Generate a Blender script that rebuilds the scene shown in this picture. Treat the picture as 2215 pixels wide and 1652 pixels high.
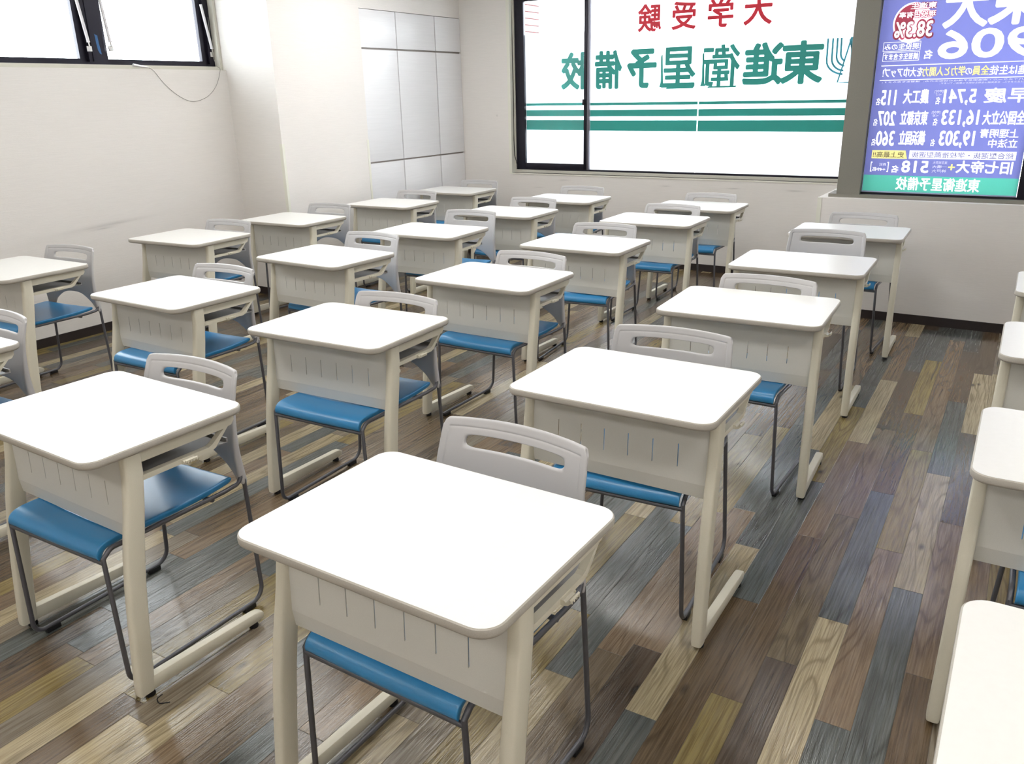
import bpy, bmesh, math, random
from math import sin, cos, pi, radians
from mathutils import Vector, Matrix

for o in list(bpy.data.objects):
    bpy.data.objects.remove(o)
scene = bpy.context.scene
COL = scene.collection

# ------------------------------------------------------------------ camera
YAW, PITCH, ROLL, FPX, CZ = -0.5639817, 0.3371189, 0.0235210, 1769.528, 1.49984


def cam_axes():
    cy, sy = cos(YAW), sin(YAW)
    f = Vector((sy * cos(PITCH), cy * cos(PITCH), -sin(PITCH)))
    r = Vector((cy, -sy, 0))
    d = f.cross(r)
    c, s = cos(ROLL), sin(ROLL)
    return c * r + s * d, -s * r + c * d, f


R_, D_, F_ = cam_axes()
cam_data = bpy.data.cameras.new('camera')
cam = bpy.data.objects.new('camera', cam_data)
COL.objects.link(cam)
m3 = Matrix((R_, -D_, -F_)).transposed()
cam.matrix_world = Matrix.Translation((0, 0, CZ)) @ m3.to_4x4()
cam_data.sensor_fit = 'HORIZONTAL'
cam_data.sensor_width = 36
cam_data.lens = FPX / 2215 * 36
cam_data.clip_start = 0.02
cam_data.clip_end = 200
scene.camera = cam

# ------------------------------------------------------------------ view / world
vs = scene.view_settings
scene.display_settings.display_device = 'sRGB'
vs.view_transform = 'Standard'
vs.look = 'None'
vs.gamma = 1
vs.use_curve_mapping = False
vs.exposure = 0.33
LAMP = 13.0          # radiance of the ceiling panels
SKY = 14.0           # radiance of the overcast sky outside

w = bpy.data.worlds.new('overcast_sky')
scene.world = w
w.use_nodes = True
w.node_tree.nodes['Background'].inputs[0].default_value = (0.93, 0.96, 1.0, 1)
w.node_tree.nodes['Background'].inputs[1].default_value = SKY
cy_ = scene.cycles
cy_.use_denoising = True
cy_.max_bounces = 10
cy_.diffuse_bounces = 5
cy_.transparent_max_bounces = 12
cy_.sample_clamp_indirect = 8


# ------------------------------------------------------------------ materials
def lin(c):
    return tuple(((v / 255) / 12.92 if v / 255 <= .04045 else ((v / 255 + .055) / 1.055) ** 2.4) for v in c)


class NT:
    def __init__(self, name):
        self.m = bpy.data.materials.new(name)
        self.m.use_nodes = True
        self.t = self.m.node_tree
        self.b = self.t.nodes['Principled BSDF']
        self.out = self.t.nodes['Material Output']

    def n(self, typ, **kw):
        nd = self.t.nodes.new(typ)
        for k, v in kw.items():
            if k == 'inp':
                for i, val in v.items():
                    if hasattr(val, 'is_output'):
                        self.t.links.new(val, nd.inputs[i])
                    else:
                        nd.inputs[i].default_value = val
            else:
                setattr(nd, k, v)
        return nd

    def link(self, a, b):
        self.t.links.new(a, b)

    def set(self, **kw):
        for k, v in kw.items():
            self.b.inputs[k].default_value = v

    def math(self, op, a, b=0.0, c=0.0):
        nd = self.n('ShaderNodeMath', operation=op)
        for i, v in enumerate((a, b, c)):
            if hasattr(v, 'is_output'):
                self.link(v, nd.inputs[i])
            else:
                nd.inputs[i].default_value = v
        return nd.outputs[0]

    def mixc(self, fac, a, b, blend='MIX'):
        nd = self.n('ShaderNodeMix', data_type='RGBA', blend_type=blend)
        for i, v in ((0, fac), (6, a), (7, b)):
            if hasattr(v, 'is_output'):
                self.link(v, nd.inputs[i])
            else:
                nd.inputs[i].default_value = v if not isinstance(v, tuple) else (*v[:3], 1)
        return nd.outputs[2]

    def noise(self, vec, scale, detail=4, rough=.55):
        nd = self.n('ShaderNodeTexNoise', inp={'Scale': scale, 'Detail': detail, 'Roughness': rough})
        if vec is not None:
            self.link(vec, nd.inputs['Vector'])
        return nd.outputs['Fac']

    def coords(self, scale=(1, 1, 1), kind='Object'):
        tc = self.n('ShaderNodeTexCoord')
        mp = self.n('ShaderNodeMapping', inp={'Scale': scale})
        self.link(tc.outputs[kind], mp.inputs['Vector'])
        return mp.outputs[0]

    def bump(self, h, strength=.2, dist=.01):
        nd = self.n('ShaderNodeBump', inp={'Strength': strength, 'Distance': dist, 'Height': h})
        self.link(nd.outputs[0], self.b.inputs['Normal'])
        return nd


def speckle(name, col, amt=.06, rough=.45, scale=420, spec=.5, bump=.03, metallic=0):
    k = NT(name)
    v = k.coords()
    nz = k.noise(v, scale, 2, .6)
    big = k.noise(v, 9, 3)
    a = tuple(max(0, c * (1 - amt)) for c in col)
    b = tuple(min(1, c * (1 + amt)) for c in col)
    c = k.mixc(nz, a, b)
    c = k.mixc(k.math('MULTIPLY', big, .12), c, tuple(x * .9 for x in col))
    k.link(c, k.b.inputs['Base Color'])
    k.set(Roughness=rough, Metallic=metallic)
    k.b.inputs['Specular IOR Level'].default_value = spec
    if bump:
        k.bump(nz, bump, .002)
    return k.m


SCUFFS = ((1, 0, 3.36, .722, .045, .26, .012, .42), (1, 0, 3.30, .700, .03, .07, .006, .45), (1, 0, 3.05, .69, .06, .35, .03, .10),
          (0, 0, -3.75, .737, .02, .05, .006, .6), (0, 0, -4.02, .66, 0, .05, .005, .3), (0, 0, -2.74, .718, .03, .04, .006, .45),
          (0, 0, -2.14, .719, .02, .05, .004, .6), (0, 0, -1.63, .718, 0, .06, .006, .7), (0, 0, -4.476, 1.318, 0, .009, .009, .5))


def mat_wall(name, col):
    k = NT(name)
    tc = k.n('ShaderNodeTexCoord')
    # woven vinyl wallpaper: fine horizontal threads
    mp = k.n('ShaderNodeMapping', inp={'Scale': (9, 9, 240)})
    k.link(tc.outputs['Object'], mp.inputs['Vector'])
    th = k.noise(mp.outputs[0], 1, 4, .6)
    mp2 = k.n('ShaderNodeMapping', inp={'Scale': (60, 60, 520)})
    k.link(tc.outputs['Object'], mp2.inputs['Vector'])
    th2 = k.noise(mp2.outputs[0], 1, 2, .5)
    big = k.noise(k.coords(), 1.7, 3)
    h = k.math('ADD', th, k.math('MULTIPLY', th2, .7))
    c = k.mixc(th, tuple(x * .93 for x in col), tuple(min(1, x * 1.05) for x in col))
    c = k.mixc(k.math('MULTIPLY', big, .18), c, (col[0] * .95, col[1] * .9, col[2] * .88))
    # scuff marks left by chair backs and desk corners
    sx = k.n('ShaderNodeSeparateXYZ')
    k.link(tc.outputs['Object'], sx.inputs[0])
    brk = k.math('MULTIPLY_ADD', th, 1.6, -.25)
    tot = None
    for ax, side, a0, z0, sl, la, lz, amp in SCUFFS:
        a = k.math('SUBTRACT', sx.outputs[ax], a0)
        dz = k.math('SUBTRACT', k.math('SUBTRACT', sx.outputs[2], z0), k.math('MULTIPLY', a, sl))
        e = k.math('ADD', k.math('POWER', k.math('DIVIDE', a, la), 2.0), k.math('POWER', k.math('ABSOLUTE', k.math('DIVIDE', dz, lz)), 2.0))
        g = k.math('MULTIPLY', k.math('EXPONENT', k.math('MULTIPLY', e, -1.0)), amp)
        oth = k.math('LESS_THAN', sx.outputs[0], -5.3) if ax == 1 else k.math('GREATER_THAN', sx.outputs[1], 6.9)
        g = k.math('MULTIPLY', g, oth)
        tot = g if tot is None else k.math('ADD', tot, g)
    f = k.n('ShaderNodeClamp', inp={'Value': k.math('MULTIPLY', tot, brk)})
    c = k.mixc(f.outputs[0], c, (.22, .205, .19))
    k.link(c, k.b.inputs['Base Color'])
    k.set(Roughness=.75)
    k.b.inputs['Specular IOR Level'].default_value = .25
    k.bump(h, .22, .003)
    return k.m


M = {}
M['wall'] = mat_wall('wallpaper_white', (.815, .785, .755))
M['wall_grey'] = speckle('grey_paint', (.215, .205, .175), .08, .6, 160, .3)
M['ceiling'] = speckle('ceiling_board', (.82, .82, .80), .04, .8, 90, .2)
M['desktop'] = speckle('white_laminate', (.86, .855, .83), .025, .3, 60, .5, 0)
M['edge'] = speckle('beige_edging', (.46, .43, .38), .18, .5, 520, .4)
M['paint'] = speckle('cream_powder_coat', (.71, .672, .555), .07, .42, 700, .4, .04)
M['panel'] = speckle('pale_steel_panel', (.69, .68, .635), .08, .45, 700, .4, .04)
M['plastic_grey'] = speckle('grey_plastic', (.51, .50, .505), .03, .42, 900, .4, .02)
M['tube'] = speckle('charcoal_tube', (.105, .105, .118), .05, .38, 500, .5, .01, .3)
M['rubber'] = speckle('black_rubber', (.012, .012, .014), .1, .5, 300, .4)
M['trim'] = speckle('cream_trim', (.62, .60, .53), .03, .5, 200, .3)
M['guard'] = speckle('corner_guard', (.80, .79, .70), .02, .35, 200, .5, 0)
M['frame'] = speckle('dark_bronze_aluminium', (.010, .009, .018), .1, .32, 300, .5, 0, .4)
M['white_metal'] = speckle('white_enamel', (.82, .80, .84), .02, .3, 200, .6, 0)
M['steel'] = speckle('steel', (.62, .60, .58), .05, .3, 300, .5, 0, .9)
M['base'] = speckle('brown_baseboard', (.030, .022, .021), .1, .45, 200, .4)
M['tape'] = speckle('blue_tape', (.045, .13, .30), .05, .6, 200, .3)
M['cable'] = speckle('grey_wire', (.30, .29, .27), .02, .5, 200, .3, 0)
M['black'] = speckle('black_wire', (.01, .01, .012), .02, .5, 200, .3, 0)


def mat_blue():
    k = NT('blue_vinyl')
    v = k.coords((1, 1, 1))
    nz = k.noise(v, 900, 2)
    c = k.mixc(nz, (.020, .20, .46), (.040, .285, .58))
    k.link(c, k.b.inputs['Base Color'])
    k.set(Roughness=.30)
    k.b.inputs['Specular IOR Level'].default_value = .8
    k.bump(nz, .08, .002)
    return k.m


M['blue'] = mat_blue()


def mat_cab():
    k = NT('white_wood_laminate')
    tc = k.n('ShaderNodeTexCoord')
    mp = k.n('ShaderNodeMapping', inp={'Scale': (3, 3, 130)})
    k.link(tc.outputs['Object'], mp.inputs['Vector'])
    nz = k.noise(mp.outputs[0], 1, 5, .6)
    c = k.mixc(nz, (.74, .735, .75), (.85, .845, .86))
    k.link(c, k.b.inputs['Base Color'])
    k.set(Roughness=.35)
    return k.m


M['cab'] = mat_cab()
M['cab_gap'] = speckle('cabinet_brown_grey', (.40, .36, .33), .05, .5, 100, .3, 0)  # brown-grey carcass colour that shows in the gaps between doors


def mat_floor():
    k = NT('vinyl_plank_floor')
    at = k.n('ShaderNodeAttribute', attribute_name='plank')
    rn = k.n('ShaderNodeAttribute', attribute_name='rnd')
    tc = k.n('ShaderNodeTexCoord')
    sp = k.n('ShaderNodeSeparateXYZ')
    k.link(tc.outputs['Object'], sp.inputs[0])
    off = k.math('MULTIPLY', rn.outputs['Fac'], 37.0)

    def vec(sx, sy, o):
        cx = k.math('ADD', k.math('MULTIPLY', sp.outputs[0], sx), k.math('MULTIPLY', off, o))
        cy2 = k.math('ADD', k.math('MULTIPLY', sp.outputs[1], sy), k.math('MULTIPLY', off, 1.7))
        cb = k.n('ShaderNodeCombineXYZ')
        k.link(cx, cb.inputs[0])
        k.link(cy2, cb.inputs[1])
        k.link(off, cb.inputs[2])
        return cb.outputs[0]

    fine = k.noise(vec(210, 5.5, 1), 1, 4, .65)
    fine2 = k.noise(vec(90, 2.2, 2), 1, 3, .6)
    # contour lines of a stretched smooth field read as cathedral grain
    fld = k.noise(vec(11, 1.25, 3), 1, 1.2, .45)
    ring = k.math('SINE', k.math('MULTIPLY', fld, 62.0))
    ring = k.math('POWER', k.math('MULTIPLY_ADD', ring, .5, .5), 5.0)
    patch = k.noise(vec(9, 1.1, 5), 1, 2, .5)
    knot = k.n('ShaderNodeTexVoronoi', inp={'Scale': 1.0})
    k.link(vec(8, 3.2, 4), knot.inputs['Vector'])
    kn = k.n('ShaderNodeMapRange', inp={'From Min': .03, 'From Max': .11, 'To Min': 1, 'To Max': 0, 'Value': knot.outputs['Distance']})
    base = at.outputs['Color']
    dark = k.mixc(1.0, base, (.34, .30, .25), 'MULTIPLY')
    lite = k.mixc(.30, base, (.30, .265, .205))
    c = k.mixc(k.math('MULTIPLY', patch, .55), base, lite)
    fr = k.n('ShaderNodeMapRange', inp={'From Min': .40, 'From Max': .62, 'Value': fine})
    c = k.mixc(k.math('MULTIPLY', fr.outputs[0], .68), c, dark)
    fr2 = k.n('ShaderNodeMapRange', inp={'From Min': .50, 'From Max': .68, 'Value': fine2})
    c = k.mixc(k.math('MULTIPLY', fr2.outputs[0], .40), c, lite)
    pm = k.n('ShaderNodeMapRange', inp={'From Min': .42, 'From Max': .56, 'Value': patch})
    c = k.mixc(k.math('MULTIPLY', k.math('MULTIPLY', ring, pm.outputs[0]), .66), c, dark)
    c = k.mixc(k.math('MULTIPLY', kn.outputs[0], .8), c, (.022, .016, .012))
    # fine joint lines
    uv = k.n('ShaderNodeUVMap', uv_map='UVMap')
    su = k.n('ShaderNodeSeparateXYZ')
    k.link(uv.outputs[0], su.inputs[0])
    e1 = k.math('MINIMUM', k.math('MULTIPLY', k.math('MINIMUM', su.outputs[0], k.math('SUBTRACT', 1.0, su.outputs[0])), .0845),
                k.math('MULTIPLY', k.math('MINIMUM', su.outputs[1], k.math('SUBTRACT', 1.0, su.outputs[1])), .947))
    jn = k.n('ShaderNodeMapRange', inp={'From Min': .0004, 'From Max': .0014, 'To Min': 1, 'To Max': 0, 'Value': e1})
    c = k.mixc(k.math('MULTIPLY', jn.outputs[0], .45), c, (.035, .03, .026))
    k.link(c, k.b.inputs['Base Color'])
    rr = k.n('ShaderNodeMapRange', inp={'From Min': .3, 'From Max': .7, 'To Min': .10, 'To Max': .22, 'Value': fine2})
    k.link(rr.outputs[0], k.b.inputs['Roughness'])
    k.b.inputs['Specular IOR Level'].default_value = .72
    h = k.math('ADD', k.math('MULTIPLY', fine, .8), k.math('MULTIPLY', fine2, .9))
    h = k.math('SUBTRACT', h, k.math('MULTIPLY', jn.outputs[0], .6))
    k.bump(h, .48, .003)
    return k.m


M['floor'] = mat_floor()


def mat_simple(name, col, rough=.5, trans=0.0, alpha_glass=False, em=None):
    k = NT(name)
    v = k.coords()
    nz = k.noise(v, 140, 2)
    c = k.mixc(nz, tuple(x * .96 for x in col), tuple(min(1, x * 1.04) for x in col))
    k.link(c, k.b.inputs['Base Color'])
    k.set(Roughness=rough)
    if em:      # emission added to the pale print in place of daylight shining through
        k.b.inputs['Emission Color'].default_value = (*col, 1)
        k.b.inputs['Emission Strength'].default_value = em
    if trans > 0:
        tr = k.n('ShaderNodeBsdfTranslucent')
        k.link(c, tr.inputs['Color'])
        mx = k.n('ShaderNodeMixShader', inp={0: trans})
        k.link(k.b.outputs[0], mx.inputs[1])
        k.link(tr.outputs[0], mx.inputs[2])
        k.link(mx.outputs[0], k.out.inputs[0])
    return k.m


M['film'] = mat_simple('white_window_film', (.93, .935, .95), .5, .46)
M['teal'] = mat_simple('teal_vinyl_letters', (.022, .36, .31), .4, .08)
M['red'] = mat_simple('red_vinyl_letters', (.72, .010, .038), .4, .10)
M['logo'] = mat_simple('blue_green_vinyl', (.05, .38, .50), .4, 0)
M['poster'] = mat_simple('periwinkle_backlit_print', (.165, .178, .46), .5, .18)
M['poster_white'] = mat_simple('white_print_added_glow', (.93, .93, .95), .5, .35, em=.55)
M['poster_pink'] = mat_simple('pink_print', (.75, .17, .27), .5, .5)
M['poster_green'] = mat_simple('mint_print', (.09, .46, .36), .5, .18)
M['poster_yellow'] = mat_simple('yellow_print_added_glow', (.90, .86, .42), .5, .4, em=.5)
M['poster_ink'] = mat_simple('violet_ink', (.16, .17, .52), .5, .2)
M['poster_gold'] = mat_simple('olive_ink', (.30, .26, .16), .5, .2)
M['brick'] = mat_simple('red_brick', (.12, .045, .045), .8)
M['concrete'] = mat_simple('pale_concrete', (.75, .74, .74), .8)


def mat_glass():
    k = NT('window_glass')
    gl = k.n('ShaderNodeBsdfGlossy', inp={'Roughness': .02, 'Color': (1, 1, 1, 1)})
    tp = k.n('ShaderNodeBsdfTransparent', inp={'Color': (.95, .97, .97, 1)})
    fr = k.n('ShaderNodeFresnel', inp={'IOR': 1.45})
    mx = k.n('ShaderNodeMixShader', inp={0: k.math('MULTIPLY', fr.outputs[0], .8)})
    k.link(tp.outputs[0], mx.inputs[1])
    k.link(gl.outputs[0], mx.inputs[2])
    k.link(mx.outputs[0], k.out.inputs[0])
    return k.m


M['glass'] = mat_glass()


def mat_lamp():
    k = NT('led_diffuser')
    em = k.n('ShaderNodeEmission', inp={'Color': (1.0, .975, .93, 1), 'Strength': LAMP})
    k.link(em.outputs[0], k.out.inputs[0])
    return k.m


M['lamp'] = mat_lamp()


# ------------------------------------------------------------------ object helpers
def link_mesh(name, bm, mats, parent=None, smooth=True, loc=None):
    me = bpy.data.meshes.new(name)
    bmesh.ops.recalc_face_normals(bm, faces=bm.faces[:])
    bm.to_mesh(me)
    bm.free()
    if not isinstance(mats, (list, tuple)):
        mats = [mats]
    for m in mats:
        me.materials.append(m)
    if smooth:
        for p in me.polygons:
            p.use_smooth = True
        try:
            me.set_sharp_from_angle(angle=radians(38))
        except Exception:
            pass
    o = bpy.data.objects.new(name, me)
    COL.objects.link(o)
    if parent:
        o.parent = parent
    if loc:
        o.location = loc
    return o


def tag(o, label=None, cat=None, group=None, kind=None):
    if label:
        o['label'] = label
    if cat:
        o['category'] = cat
    if group:
        o['group'] = group
    if kind:
        o['kind'] = kind
    return o


def empty(name, loc=(0, 0, 0), rz=0.0):
    o = bpy.data.objects.new(name, None)
    COL.objects.link(o)
    o.location = loc
    o.rotation_euler = (0, 0, rz)
    o.empty_display_size = .1
    return o


def bm_box(bm, a, b, bev=0.0, mi=0):
    x0, y0, z0 = [min(p, q) for p, q in zip(a, b)]
    x1, y1, z1 = [max(p, q) for p, q in zip(a, b)]
    v = [bm.verts.new(p) for p in ((x0, y0, z0), (x1, y0, z0), (x1, y1, z0), (x0, y1, z0),
                                   (x0, y0, z1), (x1, y0, z1), (x1, y1, z1), (x0, y1, z1))]
    fs = [bm.faces.new([v[i] for i in q]) for q in ((0, 3, 2, 1), (4, 5, 6, 7), (0, 1, 5, 4), (1, 2, 6, 5), (2, 3, 7, 6), (3, 0, 4, 7))]
    for f in fs:
        f.material_index = mi
    if bev:
        es = list({e for f in fs for e in f.edges})
        r = bmesh.ops.bevel(bm, geom=es, offset=bev, segments=2, profile=.6, affect='EDGES')
        for f in r['faces']:
            f.material_index = mi


def box(name, a, b, mat, parent=None, bev=0.0):
    bm = bmesh.new()
    bm_box(bm, a, b, bev)
    return link_mesh(name, bm, mat, parent, smooth=bev > 0)


def loft(bm, rings, cap0=True, cap1=True, closed=True, mi=0):
    vr = [[bm.verts.new(p) for p in r] for r in rings]
    n = len(vr[0])
    for a, b in zip(vr[:-1], vr[1:]):
        for i in range(n if closed else n - 1):
            j = (i + 1) % n
            f = bm.faces.new((a[i], a[j], b[j], b[i]))
            f.material_index = mi
    if cap0:
        bm.faces.new(vr[0][::-1]).material_index = mi
    if cap1:
        bm.faces.new(vr[-1]).material_index = mi
    return vr


def fillet(pts, rad, seg=6):
    pts = [Vector(p) for p in pts]
    if not isinstance(rad, (list, tuple)):
        rad = [rad] * len(pts)
    out = [pts[0]]
    for i in range(1, len(pts) - 1):
        p, a, b = pts[i], pts[i - 1], pts[i + 1]
        r = rad[i]
        u, v = (a - p).normalized(), (b - p).normalized()
        ang = u.angle(v)
        if r <= 0 or ang > pi - .02:
            out.append(p)
            continue
        t = min(r / math.tan(ang / 2), (a - p).length * .49, (b - p).length * .49)
        rr = t * math.tan(ang / 2)
        c = p + (u + v).normalized() * (rr / sin(ang / 2))
        s, e = p + u * t - c, p + v * t - c
        tot = s.angle(e)
        ax = s.cross(e).normalized()
        for k in range(seg + 1):
            out.append(c + Matrix.Rotation(tot * k / seg, 3, ax) @ s)
    out.append(pts[-1])
    return out


def tube(bm, pts, r, seg=10, rad=0.0, fs=6, mi=0):
    P = fillet(pts, rad, fs) if rad else [Vector(p) for p in pts]
    rs = r if isinstance(r, (list, tuple)) else [r] * len(P)
    rings = []
    t = (P[1] - P[0]).normalized()
    up = Vector((0, 0, 1)) if abs(t.z) < .9 else Vector((1, 0, 0))
    nrm = (up - t * up.dot(t)).normalized()
    for i, p in enumerate(P):
        if i == 0:
            tt = (P[1] - P[0]).normalized()
        elif i == len(P) - 1:
            tt = (P[-1] - P[-2]).normalized()
        else:
            tt = ((P[i] - P[i - 1]).normalized() + (P[i + 1] - P[i]).normalized()).normalized()
        nrm = (nrm - tt * nrm.dot(tt)).normalized()
        bn = tt.cross(nrm)
        rings.append([p + rs[i] * (cos(2 * pi * k / seg) * nrm + sin(2 * pi * k / seg) * bn) for k in range(seg)])
    loft(bm, rings, mi=mi)


def rrect(w2, d2, r, seg=6, cx=0, cy=0):
    out = []
    for sx, sy, a0 in ((1, 1, 0), (-1, 1, 90), (-1, -1, 180), (1, -1, 270)):
        for k in range(seg + 1):
            a = radians(a0 + 90 * k / seg)
            out.append((cx + sx * (w2 - r) + r * cos(a), cy + sy * (d2 - r) + r * sin(a)))
    return out


def subsurf(o, lv=2):
    m = o.modifiers.new('sub', 'SUBSURF')
    m.levels = lv
    m.render_levels = lv
    dg = bpy.context.evaluated_depsgraph_get()
    me = bpy.data.meshes.new_from_object(o.evaluated_get(dg))
    me.name = o.name
    o.modifiers.clear()
    o.data = me
    for p in me.polygons:
        p.use_smooth = True
    try:
        me.set_sharp_from_angle(angle=radians(60))
    except Exception:
        pass
    return o


def children(o):
    return [c for c in bpy.data.objects if c.parent == o]


def copy_tree(o, parent=None):
    c = o.copy()
    COL.objects.link(c)
    if parent:
        c.parent = parent
    for ch in KIDS.get(o.name, []):
        copy_tree(ch, c)
    return c


KIDS = {}

# ------------------------------------------------------------------ room shell
XL, YP, XP, YP2 = -5.37, 4.519, -4.856, 5.49     # low left wall, pillar
XC, YB = -4.87, 6.92                              # cabinet front, back wall
YR, YC = 5.89, 5.95                               # low wall under the poster window, column face
XR, YN, ZC = 1.75, -2.6, 2.62                     # unseen right wall, wall behind the camera, ceiling
WZ = 1.727                                        # sill of the left window


def st(o):
    o['kind'] = 'structure'
    return o


# floor: one quad per plank
PW, PL, PTH = .0855, .947, radians(.55)
PAL = [((100, 80, 55), 4), ((128, 107, 82), 4), ((88, 94, 93), 4), ((174, 159, 126), 3), ((138, 120, 70), 2),
       ((84, 68, 52), 2), ((128, 117, 100), 3), ((108, 92, 70), 2)]
NAMED = {'brown': (100, 80, 55), 'mauve': (128, 107, 82), 'grey': (86, 92, 91), 'tan': (178, 163, 130), 'olive': (142, 124, 72),
         'dark': (80, 64, 50), 'taupe': (128, 117, 100), 'obrown': (108, 93, 66)}
# planks of the right-hand aisle, read off by column and joint
PHASE = {0: .21, 1: .63, 2: .855, 3: .353, 4: .091, 5: .82, 6: .33, 7: .65, 8: .905}
HAND = {0: {5.90: 'brown', 4.95: 'tan', 4.00: 'dark', 3.06: 'mauve', 2.11: 'brown'},
        1: {5.37: 'brown', 4.42: 'grey', 3.50: 'tan', 2.56: 'grey', 1.62: 'brown'},
        2: {6.53: 'grey', 5.59: 'mauve', 4.65: 'mauve', 3.68: 'olive', 2.75: 'mauve', 1.80: 'grey'},
        3: {6.03: 'grey', 5.09: 'olive', 4.14: 'brown', 3.19: 'grey', 2.25: 'tan', 1.30: 'brown'},
        4: {5.78: 'grey', 4.83: 'brown', 3.88: 'mauve', 2.93: 'obrown', 1.98: 'dark', 1.03: 'brown'},
        5: {5.56: 'mauve', 4.61: 'tan', 3.66: 'mauve', 2.72: 'brown', 1.765: 'olive', .82: 'brown'},
        6: {5.07: 'grey', 4.12: 'olive', 3.17: 'grey', 2.22: 'brown', 1.27: 'mauve'},
        7: {4.44: 'tan', 3.49: 'grey', 2.545: 'tan', 1.6: 'grey', .65: 'brown'},
        8: {3.75: 'grey', 2.80: 'mauve', 1.85: 'dark', .9: 'obrown'}}


def build_floor():
    rnd = random.Random(11)
    bm = bmesh.new()
    cl = bm.faces.layers.float_vector.new('plank') if False else None
    uvl = bm.loops.layers.uv.new('UVMap')
    colr = bm.loops.layers.float_color.new('plank')
    rl = bm.faces.layers.float.new('rnd')
    cs, sn = cos(PTH), sin(PTH)
    x_start = -.0285                # right edge of column 0 near y = 4.5
    oy = 4.5
    for ci in range(-24, 70):
        xr = x_start - ci * PW
        xl_ = xr - PW
        if ci in PHASE:
            ph = PHASE[ci]
        else:
            ph = rnd.random() * .947
        y = -2.8 + ((ph - (-2.8)) % PL) - PL
        prev = None
        while y < 7.3:
            y0, y1 = y, y + PL
            y += PL
            for _ in range(4):
                tot = sum(q for _, q in PAL)
                t = rnd.random() * tot
                for c, q in PAL:
                    t -= q
                    if t <= 0:
                        break
                if c != prev:
                    break
            prev = c
            if ci in HAND:
                for jy, nm in HAND[ci].items():
                    if abs(jy - y1) < .25:
                        c = NAMED[nm]
            jit = .92 + .16 * rnd.random()
            lc = [min(1, v * jit * 1.02) for v in lin(c)]
            pts = []
            for px_, py_ in ((xl_, y0), (xr, y0), (xr, y1), (xl_, y1)):
                dx, dy = px_ - x_start, py_ - oy
                pts.append((x_start + cs * dx - sn * dy, oy + sn * dx + cs * dy, 0))
            f = bm.faces.new([bm.verts.new(p) for p in pts])
            f[rl] = rnd.random()
            for lp, uvc in zip(f.loops, ((0, 0), (1, 0), (1, 1), (0, 1))):
                lp[uvl].uv = uvc
                lp[colr] = (*lc, 1)
    # trim to the room
    for co, no in (((XL - .05, 0, 0), (-1, 0, 0)), ((XR + .05, 0, 0), (1, 0, 0)), ((0, YN - .05, 0), (0, -1, 0)), ((0, YB + .05, 0), (0, 1, 0))):
        bmesh.ops.bisect_plane(bm, geom=bm.verts[:] + bm.edges[:] + bm.faces[:], plane_co=co, plane_no=no, clear_outer=True)
    bmesh.ops.recalc_face_normals(bm, faces=bm.faces[:])
    for f in bm.faces:
        if f.normal.z < 0:
            f.normal_flip()
    me = bpy.data.meshes.new('floor')
    bm.to_mesh(me)
    bm.free()
    me.materials.append(M['floor'])
    o = bpy.data.objects.new('floor', me)
    COL.objects.link(o)
    return st(o)


build_floor()
st(box('ceiling', (XL - .3, YN - .1, ZC), (XR + .1, YB + .3, ZC + .08), M['ceiling']))


def multi(name, boxes, mat, bev=0.0):
    bm = bmesh.new()
    for a, b in boxes:
        bm_box(bm, a, b, bev)
    return st(link_mesh(name, bm, mat, smooth=bev > 0))


# left wall: thick below the sill, window recess above it
WL0, WL1, WLT = 1.55, 4.505, 2.45     # left window opening along y, head height
multi('wall_left', [((XL - .30, YN - .1, 0), (XL, YP, WZ)),
                    ((XL - .30, YN - .1, WZ), (XL, WL0, ZC)),
                    ((XL - .30, WL0, WLT), (XL, YP, ZC))], M['wall'])
multi('wall_pillar', [((XL - .30, YP, 0), (XP, YP2, ZC))], M['wall'])
multi('wall_alcove', [((XL - .30, YP2, 0), (XC - .42, YB + .25, ZC)),
                      ((XC - .42, YP2, 2.195), (XC - .004, YB + .25, ZC))], M['wall'])
BX0, BX1, BZ0, BZ1 = -4.335, -1.13, .792, 2.44
multi('wall_back', [((XC - .42, YB, 0), (BX0, YB + .25, ZC)),
                    ((BX0, YB, 0), (BX1 + .2, YB + .25, BZ0)),
                    ((BX0, YB, BZ1), (BX1 + .2, YB + .25, ZC))], M['wall'])
# projecting low wall and the grey column / window head above it
PX0, PX1, PZ0, PZ1 = -.985, 1.35, .822, 2.45
multi('wall_right_low', [((-1.232, YR, 0), (XR + .1, YB + .25, .80))], M['wall'])
multi('wall_column', [((BX1, YC, .80), (PX0, YB + .25, ZC)),
                      ((PX0, YC, PZ1), (XR + .1, YC + .25, ZC)),
                      ((PX1, YC, .80), (XR + .1, YC + .25, PZ1)),
                      ((-1.18, YC - .004, .80), (XR, YC + .20, PZ0))], M['wall_grey'])
multi('wall_right', [((XR, YN - .1, 0), (XR + .1, YR, ZC))], M['wall'])
multi('wall_front', [((XL - .3, YN - .1, 0), (XR + .1, YN, ZC))], M['wall'])

# baseboards
multi('baseboard_left', [((XL, YN, 0), (XL + .008, YP, .06)), ((XL + .008, YP - .008, 0), (XP + .008, YP, .06)),
                         ((XP, YP, 0), (XP + .008, YP2, .06))], M['base'])
multi('baseboard_back', [((XC, YB - .008, 0), (-1.24, YB, .06)), ((-1.24, YR, 0), (-1.232, YB, .06))], M['base'])
multi('baseboard_right', [((-1.24, YR - .008, 0), (XR, YR, .06))], M['base'])


# corner guards
def guard(name, x, y, sx, sy, z0, z1, wd=.028, t=.003):
    multi(name, [((x, y + sy * t * -1, z0), (x - sx * wd, y, z1)), ((x, y - sy * t, z0), (x + sx * t, y + sy * wd, z1))], M['guard'])


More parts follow.
